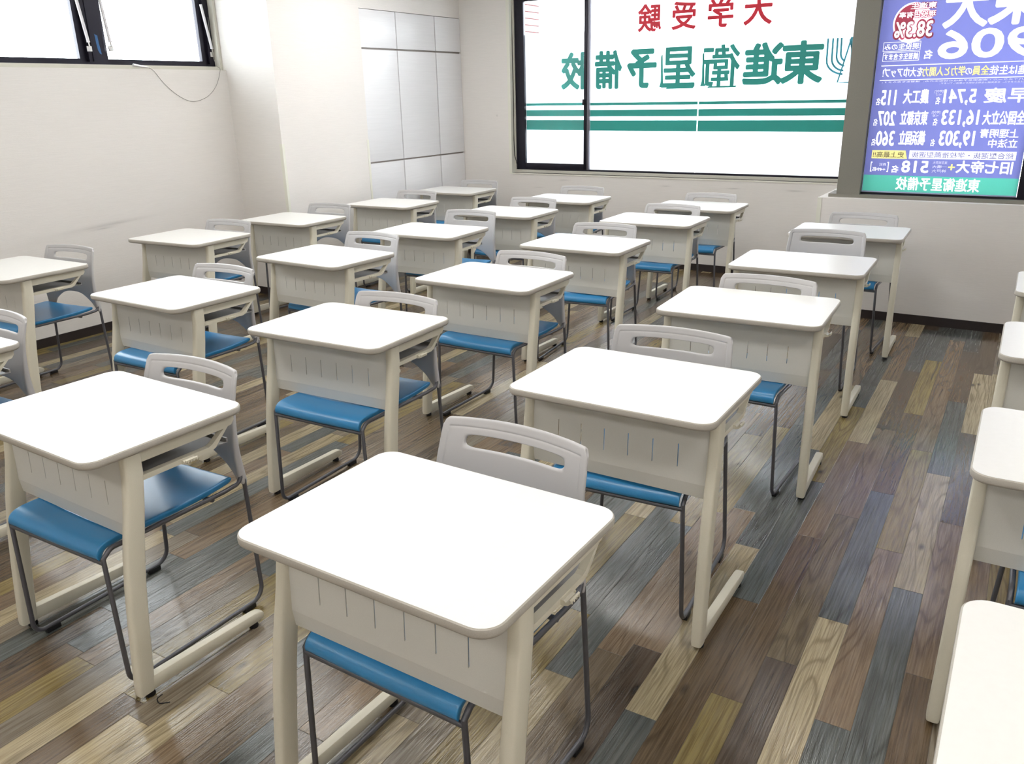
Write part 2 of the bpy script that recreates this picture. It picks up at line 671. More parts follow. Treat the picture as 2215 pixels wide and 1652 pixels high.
multi('trim_1', [((XP - .028, YP - .003, .06), (XP, YP, 1.19)), ((XP, YP - .003, .06), (XP + .003, YP + .02, 1.19))], M['guard'])
multi('trim_2', [((XP, YP2 - .02, .06), (XP + .003, YP2 + .003, 1.17))], M['guard'])
multi('trim_3', [((-1.235, YR - .003, .06), (-1.207, YR, .80)), ((-1.235, YR, .06), (-1.232, YR + .028, .80))], M['guard'])
multi('trim_4', [((BX0 - .012, YB - .006, BZ0 - .012), (BX1, YB + .05, BZ0)),
                 ((BX0 - .012, YB - .006, BZ0), (BX0 + .02, YB + .05, BZ1))], M['guard'])


# ------------------------------------------------------------------ text tools
def text_mesh(body, shear=0.0, res=3):
    cu = bpy.data.curves.new('t', 'FONT')
    cu.body = body
    cu.size = 1
    cu.extrude = 0
    cu.shear = shear
    cu.resolution_u = res
    o = bpy.data.objects.new('t', cu)
    COL.objects.link(o)
    dg = bpy.context.evaluated_depsgraph_get()
    me = bpy.data.meshes.new_from_object(o.evaluated_get(dg))
    bpy.data.objects.remove(o)
    bpy.data.curves.remove(cu)
    return me


def lettering(body, boxxz, y, mat, parent, bold=.02, mirror=True, name='lettering', shear=0.0):
    """fits mirrored lettering into the box (x0, z0, x1, z1) of the plane at y; bold thickens the strokes"""
    x0, z0, x1, z1 = boxxz
    r = bold * (z1 - z0)
    me = text_mesh(body, shear, 4 if z1 - z0 > .1 else 2)
    xs = [v.co.x for v in me.vertices]
    ys = [v.co.y for v in me.vertices]
    a, b, c, d = min(xs), max(xs), min(ys), max(ys)
    for v in me.vertices:
        u = (v.co.x - a) / (b - a)
        t = (v.co.y - c) / (d - c)
        if mirror:
            u = 1 - u
        v.co = (x0 + r + u * (x1 - x0 - 2 * r), 0, z0 + r + t * (z1 - z0 - 2 * r))
    bm = bmesh.new()
    nd = 0 if r < .0004 else (10 if z1 - z0 > .1 else 6)
    for k in range(nd + 1):
        n0 = len(bm.verts)
        bm.from_mesh(me)
        bm.verts.ensure_lookup_table()
        dx, dz = (0, 0) if k == nd else (r * cos(2 * pi * k / nd), r * sin(2 * pi * k / nd))
        for v in bm.verts[n0:]:
            v.co += Vector((dx, -.00002 * k, dz))
    bpy.data.meshes.remove(me)
    o = link_mesh(name, bm, mat, parent, smooth=False)
    o.location = (0, y, 0)
    return o


def plate(name, pts, y, mat, parent, thick=.0012):
    bm = bmesh.new()
    loft(bm, [[(x, y, z) for x, z in pts], [(x, y - thick, z) for x, z in pts]])
    return link_mesh(name, bm, mat, parent, smooth=False)


def rect(x0, z0, x1, z1):
    return [(x0, z0), (x1, z0), (x1, z1), (x0, z1)]


def outline(name, x0, z0, x1, z1, t, y, mat, parent, thick=.0012):
    bm = bmesh.new()
    for a in ((x0, z0, x1, z0 + t), (x0, z1 - t, x1, z1), (x0, z0 + t, x0 + t, z1 - t), (x1 - t, z0 + t, x1, z1 - t)):
        bm_box(bm, (a[0], y - thick, a[1]), (a[2], y, a[3]))
    return link_mesh(name, bm, mat, parent, smooth=False)


def ribbon(bm, pts, wd, y, thick):
    """flat stroke along a polyline in the xz plane"""
    L, Rr = [], []
    for i, p in enumerate(pts):
        a = Vector(pts[max(0, i - 1)])
        b = Vector(pts[min(len(pts) - 1, i + 1)])
        d = (b - a).normalized()
        n = Vector((-d.y, d.x)) * wd / 2
        L.append(Vector(p) + n)
        Rr.append(Vector(p) - n)
    rings = []
    for l, r in zip(L, Rr):
        rings.append([(l.x, y, l.y), (r.x, y, r.y), (r.x, y - thick, r.y), (l.x, y - thick, l.y)])
    loft(bm, rings)


# ------------------------------------------------------------------ window 1: back wall, lettered film
W1 = st(empty('window_1', ((BX0 + BX1) / 2, YB, BZ0)))
W1.matrix_world = Matrix.Translation((0, 0, 0))
YW = 6.98
bm = bmesh.new()
bm_box(bm, (BX0 + .001, YB + .045, BZ0), (-4.298, YB + .16, BZ1), 0)      # pale casing
bm_box(bm, (-4.298, YB + .045, BZ0), (BX1, YB + .16, .818), 0)
link_mesh('casing', bm, M['trim'], W1, smooth=False)
bm = bmesh.new()
bm_box(bm, (-4.298, YW, .818), (-4.270, YW + .09, BZ1))
bm_box(bm, (-4.298, YW, .818), (BX1, YW + .09, .834))
bm_box(bm, (-4.298, YW, 2.40), (BX1, YW + .09, BZ1))
bm_box(bm, (BX1 - .012, YW, .818), (BX1, YW + .09, BZ1))
link_mesh('frame', bm, M['frame'], W1, smooth=False)
bm = bmesh.new()
bm_box(bm, (-4.272, YW - .006, .830), (-4.200, YW + .03, 2.40), .003)
bm_box(bm, (-4.200, YW - .006, .830), (-3.575, YW + .03, .882), .003)
bm_box(bm, (-4.200, YW - .006, 2.296), (-3.575, YW + .03, 2.40), .003)
bm_box(bm, (-3.575, YW - .006, .830), (-3.545, YW + .03, 2.40), .003)
sash = link_mesh('sash', bm, M['frame'], W1)
box('crescent_lock', (-3.585, YW - .018, 1.40), (-3.560, YW - .006, 1.45), M['frame'], sash, .004)
box('meeting_stile', (-3.545, YW - .002, .830), (-3.522, YW + .05, 2.40), speckle('grey_aluminium', (.16, .16, .19), .05, .35, 300, .5, 0, .5), W1, .003)
box('pane', (-4.205, YW + .010, .875), (-3.570, YW + .014, 2.30), M['glass'], W1)
# two white film sheets behind the fixed side, with a seam between them
box('film_sheet', (-3.522, YW + .020, .834), (-2.512, YW + .023, 2.40), M['film'], W1)
box('film_sheet', (-2.506, YW + .020, .834), (BX1, YW + .023, 2.40), M['film'], W1)
box('film_sheet', (-4.21, YW + .040, .86), (-3.55, YW + .043, 2.02), M['film'], W1)
YF = YW + .0195
for (z0, z1) in ((1.388, 1.411), (1.294, 1.350), (1.171, 1.260)):
    dz = .006
    plate('stripe', [(-4.205, z0 + .012), (-3.55, z0 + .009), (-3.55, z1 + .009), (-4.205, z1 + .012)], YW + .0395, M['teal'], W1)
    plate('stripe', [(-3.520, z0 + .007), (-2.514, z0 + .003), (-2.514, z1 + .004), (-3.520, z1 + .007)], YF, M['teal'], W1)
    plate('stripe', [(-2.503, z0 + .003), (BX1, z0), (BX1, z1), (-2.503, z1 + .003)], YF, M['teal'], W1)
for ch, x0, x1, zt in (('大', -2.170, -1.944, 2.198), ('学', -2.466, -2.253, 2.196), ('受', -2.774, -2.564, 2.195), ('験', -3.078, -2.865, 2.195)):
    lettering(ch, (x0, 1.980, x1, zt), YF, M['red'], W1, .025)
for ch, x0, x1, bold in (('東', -1.851, -1.522, .034), ('進', -2.152, -1.829, .034), ('衛', -2.490, -2.175, .018), ('星', -2.850, -2.545, .022),
                         ('予', -3.170, -2.892, .034), ('備', -3.480, -3.215, .028)):
    lettering(ch, (x0, 1.530, x1, 1.850), YF, M['teal'], W1, bold)
lettering('校', (-3.833, 1.533, -3.545, 1.852), YW + .0395, M['teal'], W1, .034)
# slanted shadow strokes beside the two light characters
for x0, x1 in ((-2.500, -2.455), (-2.864, -2.825)):
    plate('lettering', [(x0, 1.535), (x0 + .05, 1.535), (x0 + .035, 1.56), (x0 + .022, 1.80), (x0 + .008, 1.78), (x0 + .012, 1.58)], YF, M['teal'], W1)
    plate('lettering', [(x0 + .06, 1.520), (x0 + .30, 1.520), (x0 + .31, 1.533), (x0 + .07, 1.533)], YF, M['teal'], W1)
# emblem: nested U strokes around a peak
bm = bmesh.new()
for k, (xo, zb) in enumerate(((-1.507, 1.70), (-1.470, 1.71), (-1.437, 1.73), (-1.408, 1.75))):
    pts = [(xo, 1.853)]
    pts += [(xo + .004, zb)]
    for j in range(1, 8):
        a = j / 7 * pi / 2.15
        rx = -1.365 - xo
        pts.append((xo + .004 + rx * (1 - cos(a)), zb - (.085 - .012 * k) * sin(a) * 1.25))
    ribbon(bm, pts, .014, YF - .0014 * k, .0012)
ribbon(bm, [(-1.337, 1.853), (-1.352, 1.78), (-1.408, 1.536), (-1.30, 1.534)], .012, YF - .006, .0012)
ribbon(bm, [(-1.332, 1.855), (-1.318, 1.60)], .012, YF - .0075, .0012)
ribbon(bm, [(-1.345, 1.84), (-1.33, 1.77), (-1.326, 1.853)], .014, YF - .009, .0012)
link_mesh('emblem', bm, M['logo'], W1, smooth=False)
bm = bmesh.new()
tube(bm, [(-4.318, YB + .04, 2.40), (-4.312, YB + .04, 1.6), (-4.315, YB + .036, 1.15), (-4.308, YB + .035, .95), (-4.288, YB + .045, .87)], .0035, 6, .05)
tag(link_mesh('cable', bm, M['black']), 'thin black cable running down the left jamb of the back window', 'cable')

# outside: brick pier and overhead wires seen through the clear pane
bm = bmesh.new()
for k in range(24):
    z = 2.0 + k * .075
    bm_box(bm, (-5.9, 9.2, z), (-5.52, 9.6, z + .068), .004)
bm_box(bm, (-5.88, 9.22, 2.0), (-5.54, 9.58, 3.8), 0)
tag(link_mesh('brick_pier', bm, M['brick']), 'red brick pier outside, seen through the top left corner of the back window', 'pier')
for (x0, z0, x1, z1, lb) in ((-5.5, 2.62, -4.5, 2.74, 'upper overhead wire outside the clear pane of the back window'),
                             (-5.5, 2.46, -4.5, 2.53, 'lower overhead wire outside the clear pane of the back window')):
    bm = bmesh.new()
    tube(bm, [(x0, 9.4, z0), ((x0 + x1) / 2, 9.35, (z0 + z1) / 2 - .005), (x1 + 1.5, 9.2, z1 + .18)], .004, 6)
    tag(link_mesh('overhead_wire', bm, M['cable']), lb, 'wire')

# ------------------------------------------------------------------ window 2: left wall, high awning sashes
W2 = st(empty('window_2'))
bm = bmesh.new()
bm_box(bm, (XL - .12, WL0, WZ), (XL - .035, YP, WZ + .026))
bm_box(bm, (XL - .12, 4.497, WZ + .026), (XL - .035, YP, WLT))
bm_box(bm, (XL - .30, WL0, WZ), (XL, YP - .001, WZ + .001))
link_mesh('casing', bm, M['trim'], W2, smooth=False)
XF = -5.46
bm = bmesh.new()
bm_box(bm, (XF - .06, WL0, WZ + .022), (XF, 4.50, WZ + .045))
bm_box(bm, (XF - .06, WL0, WLT - .05), (XF, 4.50, WLT))
bm_box(bm, (XF - .06, 4.45, WZ + .045), (XF, 4.50, WLT - .05))
bm_box(bm, (XF - .06, 3.475, WZ + .045), (XF, 3.60, WLT - .05))
bm_box(bm, (XF - .002, 3.505, WZ + .045), (XF + .006, 3.515, WLT - .05))
bm_box(bm, (XF - .002, 3.475, WZ + .045), (XF + .006, 3.482, WLT - .05))
bm_box(bm, (XF - .06, WL0, WZ + .045), (XF, WL0 + .04, WLT - .05))
link_mesh('frame', bm, M['frame'], W2, smooth=False)
for (a, b) in ((WL0 + .04, 3.475), (3.60, 4.45)):
    bm = bmesh.new()
    s = .048
    bm_box(bm, (XF - .055, a, WZ + .045), (XF - .022, b, WZ + .064))
    bm_box(bm, (XF - .055, a, WLT - .09), (XF - .022, b, WLT - .05))
    bm_box(bm, (XF - .055, a, WZ + .064), (XF - .022, a + .030, WLT - .09))
    bm_box(bm, (XF - .055, b - s, WZ + .064), (XF - .022, b, WLT - .09))
    sash = link_mesh('sash', bm, M['frame'], W2, smooth=False)
    box('pane', (XF - .042, a + .028, WZ + .062), (XF - .036, b - s + .002, WLT - .085), M['glass'], W2)
for (y0, z0, y1, z1) in ((3.483, 1.862, 3.440, 2.26), (3.640, 1.868, 3.610, 2.27), (4.474, 1.852, 4.428, 2.185)):
    bm = bmesh.new()
    p0, p1 = Vector((XF + .014, y0, z0 + .03)), Vector((XF + .010, y1, z1))
    tube(bm, [p0, p1], .010, 12)
    mid = p0.lerp(p1, .62)
    tube(bm, [mid, mid.lerp(p1, .02)], .0112, 12)
    tube(bm, [p0 - Vector((0, 0, .002)), p0 + Vector((0, 0, .006))], .0115, 12)
    stay = link_mesh('stay', bm, M['white_metal'], W2)
    bm = bmesh.new()
    tube(bm, [(XF + .014, y0 + .002, z0 + .03), (XF + .012, y0 + .005, z0)], .005, 8)
    bm_box(bm, (XF, y0 - .012, z0 - .028), (XF + .008, y0 + .022, z0 + .006), .002)
    link_mesh('bracket', bm, M['steel'], stay)
bm = bmesh.new()
yt = [(3.543, 1.945), (3.563, 1.935), (3.565, 1.885), (3.573, 1.818), (3.560, 1.825), (3.550, 1.845), (3.546, 1.890)]
loft(bm, [[(XF + .0002, a, b) for a, b in yt], [(XF + .001, a, b) for a, b in yt]])
tag(link_mesh('masking_tape', bm, M['tape'], smooth=False), 'strip of blue tape stuck on the dark mullion of the high left window', 'tape')
cord = empty('pull_cord', (XL + .004, 3.73, 1.745))
bm = bmesh.new()
cps = [(-5.446, 4.476, 2.10), (-5.446, 4.472, 1.86), (-5.405, 4.464, 1.76), (XL + .004, 4.459, 1.728), (XL + .004, 4.40, 1.612), (XL + .004, 4.30, 1.535), (XL + .004, 4.17, 1.508),
       (XL + .004, 4.06, 1.548), (XL + .004, 3.96, 1.625), (XL + .004, 3.885, 1.715), (XL + .006, 3.842, 1.738)]
sm = []
for i in range(len(cps) - 1):       # Catmull-Rom through the sagging line
    p = [Vector(cps[max(0, min(len(cps) - 1, i + k))]) for k in (-1, 0, 1, 2)]
    for s in range(6):
        t = s / 6
        sm.append(.5 * ((2 * p[1]) + (p[2] - p[0]) * t + (2 * p[0] - 5 * p[1] + 4 * p[2] - p[3]) * t * t + (3 * p[1] - p[0] - 3 * p[2] + p[3]) * t ** 3))
sm.append(Vector(cps[-1]))
inv = Matrix.Translation(-Vector(cord.location))
tube(bm, [inv @ p for p in sm], .0016, 6)
link_mesh('wire', bm, M['cable'], cord)
bm = bmesh.new()
tube(bm, [inv @ Vector(p) for p in ((XL + .007, 3.845, 1.737), (XL + .009, 3.80, 1.741), (XL + .010, 3.725, 1.750))], [.004, .008, .0105], 10)
link_mesh('handle', bm, M['steel'], cord)
tag(cord, 'thin window pull cord with small metal handle, sagging below the high left window', 'cord')

# ------------------------------------------------------------------ window 3 and the backlit poster
W3 = st(empty('window_3'))
YPO = 6.0
bm = bmesh.new()
bm_box(bm, (PX0, YC + .04, PZ0), (PX1, YC + .10, PZ0 + .014))
bm_box(bm, (PX0, YC + .04, PZ1 - .04), (PX1, YC + .10, PZ1))
bm_box(bm, (-.082, YC + .035, PZ0 + .014), (.02, YC + .10, PZ1 - .04))
bm_box(bm, (PX1 - .05, YC + .04, PZ0 + .014), (PX1, YC + .10, PZ1 - .04))
bm_box(bm, (PX0, YC + .055, PZ0 + .014), (PX0 + .006, YC + .10, PZ1 - .04))
link_mesh('frame', bm, M['frame'], W3, smooth=False)
box('pane', (PX0 + .004, YC + .075, PZ0 + .01), (-.08, YC + .081, PZ1 - .03), M['glass'], W3)
box('pane', (.018, YC + .075, PZ0 + .01), (PX1 - .04, YC + .081, PZ1 - .03), M['film'], W3)

PO = empty('poster', (-.53, YPO, .836))
PO.matrix_world = Matrix.Translation((0, 0, 0))
tag(PO, 'large backlit violet-blue poster of mirrored white writing in the right back window', 'poster')
PXL, PXR, PZB, PZT = -.978, -.087, .838, 2.40
for nm_, za, zb_, mt_ in (('sheet', .947, PZT, 'poster'), ('green_band', PZB + .006, .947, 'poster_green')):
    bm = bmesh.new()
    bm.faces.new([bm.verts.new(p) for p in ((PXL, YPO, za), (PXR, YPO, za), (PXR, YPO, zb_), (PXL, YPO, zb_))])
    link_mesh(nm_, bm, M[mt_], PO, smooth=False)
bm = bmesh.new()
bm_box(bm, (PXL - .004, YPO - .003, PZB - .003), (PXR + .003, YPO + .004, PZB + .006))
bm_box(bm, (PXL - .004, YPO - .003, PZB + .006), (PXL, YPO + .004, PZT))
bm_box(bm, (PXR, YPO - .003, PZB + .006), (PXR + .003, YPO + .004, PZT))
link_mesh('border', bm, mat_simple('pale_border', (.50, .54, .72), .4, .2), PO, smooth=False)
YT = YPO - .0004
PWm, PIm, PYm = M['poster_white'], M['poster_ink'], M['poster_yellow']


def pt(body, bx, bold=.02, mat=None, y=YT, sh=0.0):
    return lettering(body, bx, y, mat or PWm, PO, bold, shear=sh)


pt('東', (-.392, 1.825, -.100, 2.140), .03)
pt('大', (-.632, 1.822, -.388, 2.075), .03)
pt('906', (-.637, 1.648, -.105, 1.815), .035)
pt('名', (-.708, 1.655, -.661, 1.707), .03)
# share badge
bcx, bcz, br = -.800, 1.868, .108
bm = bmesh.new()
circ = [(bcx + br * cos(a * pi / 24) * 1.02, bcz + br * 1.08 * sin(a * pi / 24)) for a in range(48)]
loft(bm, [[(x, YT, z) for x, z in circ], [(x, YT - .0008, z) for x, z in circ]])
link_mesh('badge', bm, PWm, PO, smooth=False)
arc = [(bcx, bcz)] + [(bcx + (br - .010) * cos(radians(a)) * 1.02, bcz + (br - .010) * 1.08 * sin(radians(a))) for a in range(84, 221, 8)]
plate('badge_segment', arc, YT - .0010, M['poster_pink'], PO, .0006)
for body, bx in (('東進生', (-.818, 1.943, -.675, 1.980)), ('現役占有率', (-.880, 1.895, -.673, 1.932))):
    pt(body, (bx[0] - .004, bx[1] - .004, bx[2] + .004, bx[3] + .004), .13, M['poster_pink'], YT - .0016)
    pt(body, bx, .025, PWm, YT - .0030)
pt('38.3%', (-.905, 1.772, -.672, 1.886), .085, M['poster_pink'], YT - .0016)
pt('38.3%', (-.896, 1.783, -.680, 1.876), .030, PWm, YT - .0030)
outline('caption_box', -.951, 1.706, -.735, 1.761, .003, YT, PWm, PO)
outline('caption_box', -.947, 1.648, -.735, 1.701, .003, YT, PWm, PO)
pt('現役生のみ', (-.944, 1.714, -.742, 1.752), .02)
pt('講習生を含ます', (-.941, 1.656, -.742, 1.694), .02)
plate('rule', rect(-.949, 1.620, -.089, 1.625), YT, PWm, PO)
plate('rule', rect(-.949, 1.533, -.089, 1.538), YT, PWm, PO)
pt('を大巾アップ!', (-.936, 1.552, -.705, 1.609), .022)
pt('学力と人間力', (-.705, 1.552, -.468, 1.608), .022, PYm)
pt('の', (-.468, 1.556, -.430, 1.595), .022)
pt('全員', (-.430, 1.551, -.338, 1.607), .022, PYm)
pt('東進は生徒', (-.338, 1.550, -.092, 1.604), .022)
pt('東進ハイスクール・東進衛星予備校の現役生のみ、講習生を含みます。', (-.935, 1.519, -.10, 1.529), .0, PWm)
pt('高卒生は含みません。合格実績は在籍生徒数から算出しています。', (-.60, 1.504, -.10, 1.514), .0, PWm)
for y_, rows in ((0, (('115', -.928, -.838, .094, 1.383, 1.477), ('農工大', -.797, -.648, 0, 1.391, 1.479), ('5,741', -.567, -.385, 0, 1.378, 1.475), ('早慶', -.346, -.100, 0, 1.390, 1.478),
                      ('207', -.935, -.826, 0, 1.258, 1.350), ('東京都立', -.799, -.638, 0, 1.262, 1.350), ('16,133', -.561, -.354, 0, 1.250, 1.353), ('全国公立大', -.334, -.108, 0, 1.262, 1.346),
                      ('360', -.930, -.818, 0, 1.132, 1.228), ('横浜国立', -.792, -.637, 0, 1.138, 1.229), ('19,303', -.558, -.360, 0, 1.124, 1.229))),):
    for body, x0, x1, _, z0, z1 in rows:
        pt(body, (x0, z0, x1, z1), .026)
for (x0, z0) in ((-.954, 1.385), (-.956, 1.258), (-.953, 1.134), (-.607, 1.386), (-.605, 1.259), (-.603, 1.134)):
    pt('名', (x0, z0, x0 + .025, z0 + .044), .02)
for z0, tx in ((1.436, '+117'), (1.312, '+130')):
    pt('[昨対]', (-.620, z0 + .016, -.572, z0 + .036), .01)
    pt(tx, (-.612, z0, -.580, z0 + .014), .01)
pt('上理明青', (-.336, 1.186, -.128, 1.240), .024)
pt('立法中', (-.283, 1.128, -.126, 1.180), .024)
plate('caption_box', [(-.943, 1.053), (-.728, 1.053), (-.742, 1.105), (-.943, 1.105)], YT, PYm, PO)
plate('caption_box', rect(-.718, 1.055, -.122, 1.106), YT, PWm, PO)
pt('史上最高!!', (-.936, 1.060, -.748, 1.098), .016, M['poster_gold'], YT - .0014)
pt('総合型選抜・学校推薦型選抜', (-.704, 1.062, -.136, 1.099), .006, PIm, YT - .0014)
pt('518', (-.755, .966, -.594, 1.044), .035)
pt('名', (-.811, .965, -.770, 1.011), .025)
pt('[', (-.842, .968, -.832, 1.032), .01)
pt(']', (-.943, .968, -.933, 1.032), .01)
pt('昨対', (-.890, 1.004, -.850, 1.026), .015)
pt('+49名', (-.928, .972, -.850, .998), .02)
pt('旧七帝大', (-.438, .971, -.129, 1.050), .032)
pt('+', (-.484, .988, -.444, 1.026), .04, PYm)
pt('東京科学大', (-.574, 1.024, -.491, 1.043), .015)
pt('一橋大', (-.574, .999, -.491, 1.018), .015)
pt('神戸大', (-.574, .972, -.491, .992), .015)
pt('東進衛星予備校', (-.776, .856, -.290, .940), .024)

# ------------------------------------------------------------------ built-in cabinets
ZROW = ((.09, .968), (.982, 1.884), (1.899, 2.19))
for (ya, yb_, lb) in ((YP2 + .002, 5.962, 'white built-in cabinet right beside the bright pillar, three stacked doors'),
                      (5.972, 6.516, 'middle white built-in cabinet of the alcove, three stacked doors'),
                      (6.528, YB - .002, 'narrow white built-in cabinet in the corner by the lettered window')):
    cb = empty('wall_cabinet', (XC - .2, (ya + yb_) / 2, 0))
    cb.location = (0, 0, 0)
    tag(cb, lb, 'cabinet', 'built-in cabinets of the alcove')
    box('carcass', (XC - .40, ya - .004, 0), (XC - .022, yb_ + .004, 2.194), M['cab_gap'], cb)
    box('plinth', (XC - .03, ya - .004, 0), (XC - .016, yb_ + .004, .08), M['cab'], cb)
    for z0, z1 in ZROW:
        box('door', (XC - .020, ya, z0), (XC, yb_ - .002, z1), M['cab'], cb, .0015)

# ------------------------------------------------------------------ ceiling panels
for i, (lx, ly) in enumerate(((-3.6, .9), (-1.3, .9), (-3.6, 3.0), (-1.3, 3.0), (-3.95, 5.0), (-2.0, 4.9), (.9, 1.0), (-3.6, -1.2), (-1.3, -1.2), (.9, -1.2))):  # row behind the camera is added to brighten surfaces facing the camera
    L = empty('ceiling_light', (lx, ly, ZC))
    tag(L, 'flat white square light panel set in the unseen ceiling', 'ceiling light', 'ceiling light panels')
    bm = bmesh.new()
    for a, b in (((-.32, -.32), (.32, -.29)), ((-.32, .29), (.32, .32)), ((-.32, -.29), (-.29, .29)), ((.29, -.29), (.32, .29))):
        bm_box(bm, (a[0], a[1], -.03), (b[0], b[1], 0))
    link_mesh('rim', bm, M['white_metal'], L, smooth=False)
    bm = bmesh.new()
    bm_box(bm, (-.29, -.29, -.024), (.29, .29, -.004))
    link_mesh('diffuser', bm, M['lamp'], L, smooth=False)

# ------------------------------------------------------------------ desk
DW, DD, DH = .625, .478, .70


def make_desk():
    root = empty('school_desk')

    def ring(ins, z, seg=7):
        return [(x, y + DD / 2, z) for x, y in rrect(DW / 2 - ins, DD / 2 - ins, max(.01, .046 - ins), seg)]
    bm = bmesh.new()
    loft(bm, [ring(.022, .676), ring(.022, .699), ring(.0042, .6994), ring(.0038, .7)], True, True)
    top = link_mesh('tabletop', bm, M['desktop'], root)
    bm = bmesh.new()
    rs = [ring(.021, .6755), ring(.012, .6757), ring(.0035, .6795), ring(.0005, .6835), ring(0, .686), ring(0, .6945), ring(.0010, .6978), ring(.0038, .6997), ring(.0055, .6988)]
    loft(bm, rs, False, False)
    edge = link_mesh('edge_band', bm, M['edge'], top)
    edge['label'] = 'beige edging'
    KIDS['tabletop'] = [edge]
    kids = [top]
    # legs: curved oval posts running into a foot rail
    for s in (-1, 1):
        bm = bmesh.new()
        prof = [(.128, .676, .025, .016), (.126, .62, .025, .016), (.112, .53, .025, .016), (.092, .43, .0255, .0165), (.076, .33, .0255, .0165),
                (.063, .22, .025, .0165), (.052, .11, .0245, .0165), (.044, .030, .024, .0165), (.043, .017, .022, .015)]
        rings = []
        for (y, z, hy, hx) in prof:
            cx = s * (.287 + .010 * (1 - z / .68))
            rg = []
            for k in range(16):
                a = 2 * pi * k / 16
                ca, sa = cos(a), sin(a)
                e = .45
                rg.append((cx + hx * math.copysign(abs(ca) ** e, ca), y + hy * math.copysign(abs(sa) ** e, sa), z))
            rings.append(rg)
        loft(bm, rings)
        leg = link_mesh('leg', bm, M['paint'], root)
        cx = s * .297
        bm = bmesh.new()
        rings = []
        for (y, zt, zb, hx) in ((.060, .060, .016, .0145), (.30, .052, .016, .0145), (.405, .049, .016, .0145), (.425, .046, .017, .0140), (.436, .040, .020, .012), (.440, .033, .025, .009)):
            h2, zc = (zt - zb) / 2, (zt + zb) / 2
            rg = []
            for k in range(14):
                a = 2 * pi * k / 14
                ca, sa = cos(a), sin(a)
                rg.append((cx + hx * math.copysign(abs(ca) ** .34, ca), y, zc + h2 * math.copysign(abs(sa) ** .34, sa)))
            rings.append(rg)
        loft(bm, rings)
        foot = link_mesh('foot_rail', bm, M['paint'], leg)
        gl = []
        for y in (.055, .405):
            bm = bmesh.new()
            tube(bm, [(cx, y, 0), (cx, y, .004), (cx, y, .019)], [.013, .0145, .012], 12)
            g = link_mesh('glide', bm, M['rubber'], leg)
            gl.append(g)
        KIDS[leg.name] = [foot] + gl
        kids.append(leg)
    # modesty panel with six slots and a folded lower band
    bm = bmesh.new()
    slots = [(-.1875 + .075 * k) for k in range(6)]
    xs = [-.278] + [v for c in slots for v in (c - .0014, c + .0014)] + [.278]
    rows = [(.676, .112), (.587, .107), (.519, .104), (.4795, .102), (.4380, .108), (.4360, .112)]
    t = .0012
    G = [[[bm.verts.new((x, y + dy, z)) for x in xs] for (z, y) in rows] for dy in (0, t * 2)]
    hole = {(1, 1 + 2 * k) for k in range(6)}
    for i in range(len(rows) - 1):
        for j in range(len(xs) - 1):
            if (i, j) in hole:
                for (a, b) in (((i, j), (i, j + 1)), ((i, j + 1), (i + 1, j + 1)), ((i + 1, j + 1), (i + 1, j)), ((i + 1, j), (i, j))):
                    bm.faces.new((G[0][a[0]][a[1]], G[0][b[0]][b[1]], G[1][b[0]][b[1]], G[1][a[0]][a[1]]))
                continue
            bm.faces.new((G[0][i][j], G[0][i][j + 1], G[0][i + 1][j + 1], G[0][i + 1][j]))
            bm.faces.new((G[1][i + 1][j], G[1][i + 1][j + 1], G[1][i][j + 1], G[1][i][j]))
    n, mm = len(rows), len(xs)
    loopv = [(0, j) for j in range(mm)] + [(i, mm - 1) for i in range(1, n)] + [(n - 1, j) for j in range(mm - 2, -1, -1)] + [(i, 0) for i in range(n - 2, 0, -1)]
    for a, b in zip(loopv, loopv[1:] + loopv[:1]):
        bm.faces.new((G[0][a[0]][a[1]], G[0][b[0]][b[1]], G[1][b[0]][b[1]], G[1][a[0]][a[1]]))
    mp = link_mesh('modesty_panel', bm, M['panel'], root, smooth=False)
    kids.append(mp)
    # side rails: apron strip, sloping end and lower rail in one bent frame
    for s in (-1, 1):
        bm = bmesh.new()
        x0, x1 = (.270, .288) if s > 0 else (-.288, -.270)
        outer = [(.148, .676), (.446, .676), (.446, .660), (.436, .648), (.424, .647), (.376, .600), (.360, .594), (.148, .594)]
        inner = [(.150, .644), (.290, .644), (.396, .644), (.410, .644), (.405, .641), (.366, .612), (.354, .608), (.150, .608)]
        A = [[bm.verts.new((x, y, z)) for (y, z) in outer] for x in (x0, x1)]
        B = [[bm.verts.new((x, y, z)) for (y, z) in inner] for x in (x0, x1)]
        for i in range(8):
            j = (i + 1) % 8
            for q in (0, 1):
                bm.faces.new((A[q][i], A[q][j], B[q][j], B[q][i]))
            bm.faces.new((A[0][i], A[0][j], A[1][j], A[1][i]))
            bm.faces.new((B[0][i], B[0][j], B[1][j], B[1][i]))
        rail = link_mesh('side_rail', bm, M['paint'], root, smooth=False)
        kids.append(rail)
        if s > 0:
            bm = bmesh.new()
            hp = [(.286, .605), (.294, .605), (.299, .601), (.303, .603), (.307, .609), (.310, .607), (.309, .601), (.304, .596), (.299, .594), (.293, .594), (.286, .592)]
            loft(bm, [[(x, y, z) for x, z in hp] for y in (.266, .302)])
            for k in range(4):
                bm_box(bm, (.3092, .270 + k * .009, .599), (.3104, .273 + k * .009, .606))
            hook = link_mesh('bag_hook', bm, M['paint'], rail, smooth=False)
            KIDS[rail.name] = [hook]
    # book tray
    bm = bmesh.new()
    bm_box(bm, (-.270, .125, .592), (.270, .430, .596), .001)
    bm_box(bm, (-.270, .125, .596), (.270, .130, .640), .001)
    bm_box(bm, (-.270, .424, .596), (.270, .430, .606), .001)
    tray = link_mesh('book_tray', bm, speckle('grey_steel_tray', (.30, .295, .29), .05, .4, 400, .5, 0, .2), root)
    kids.append(tray)
    KIDS[root.name] = kids
    return root


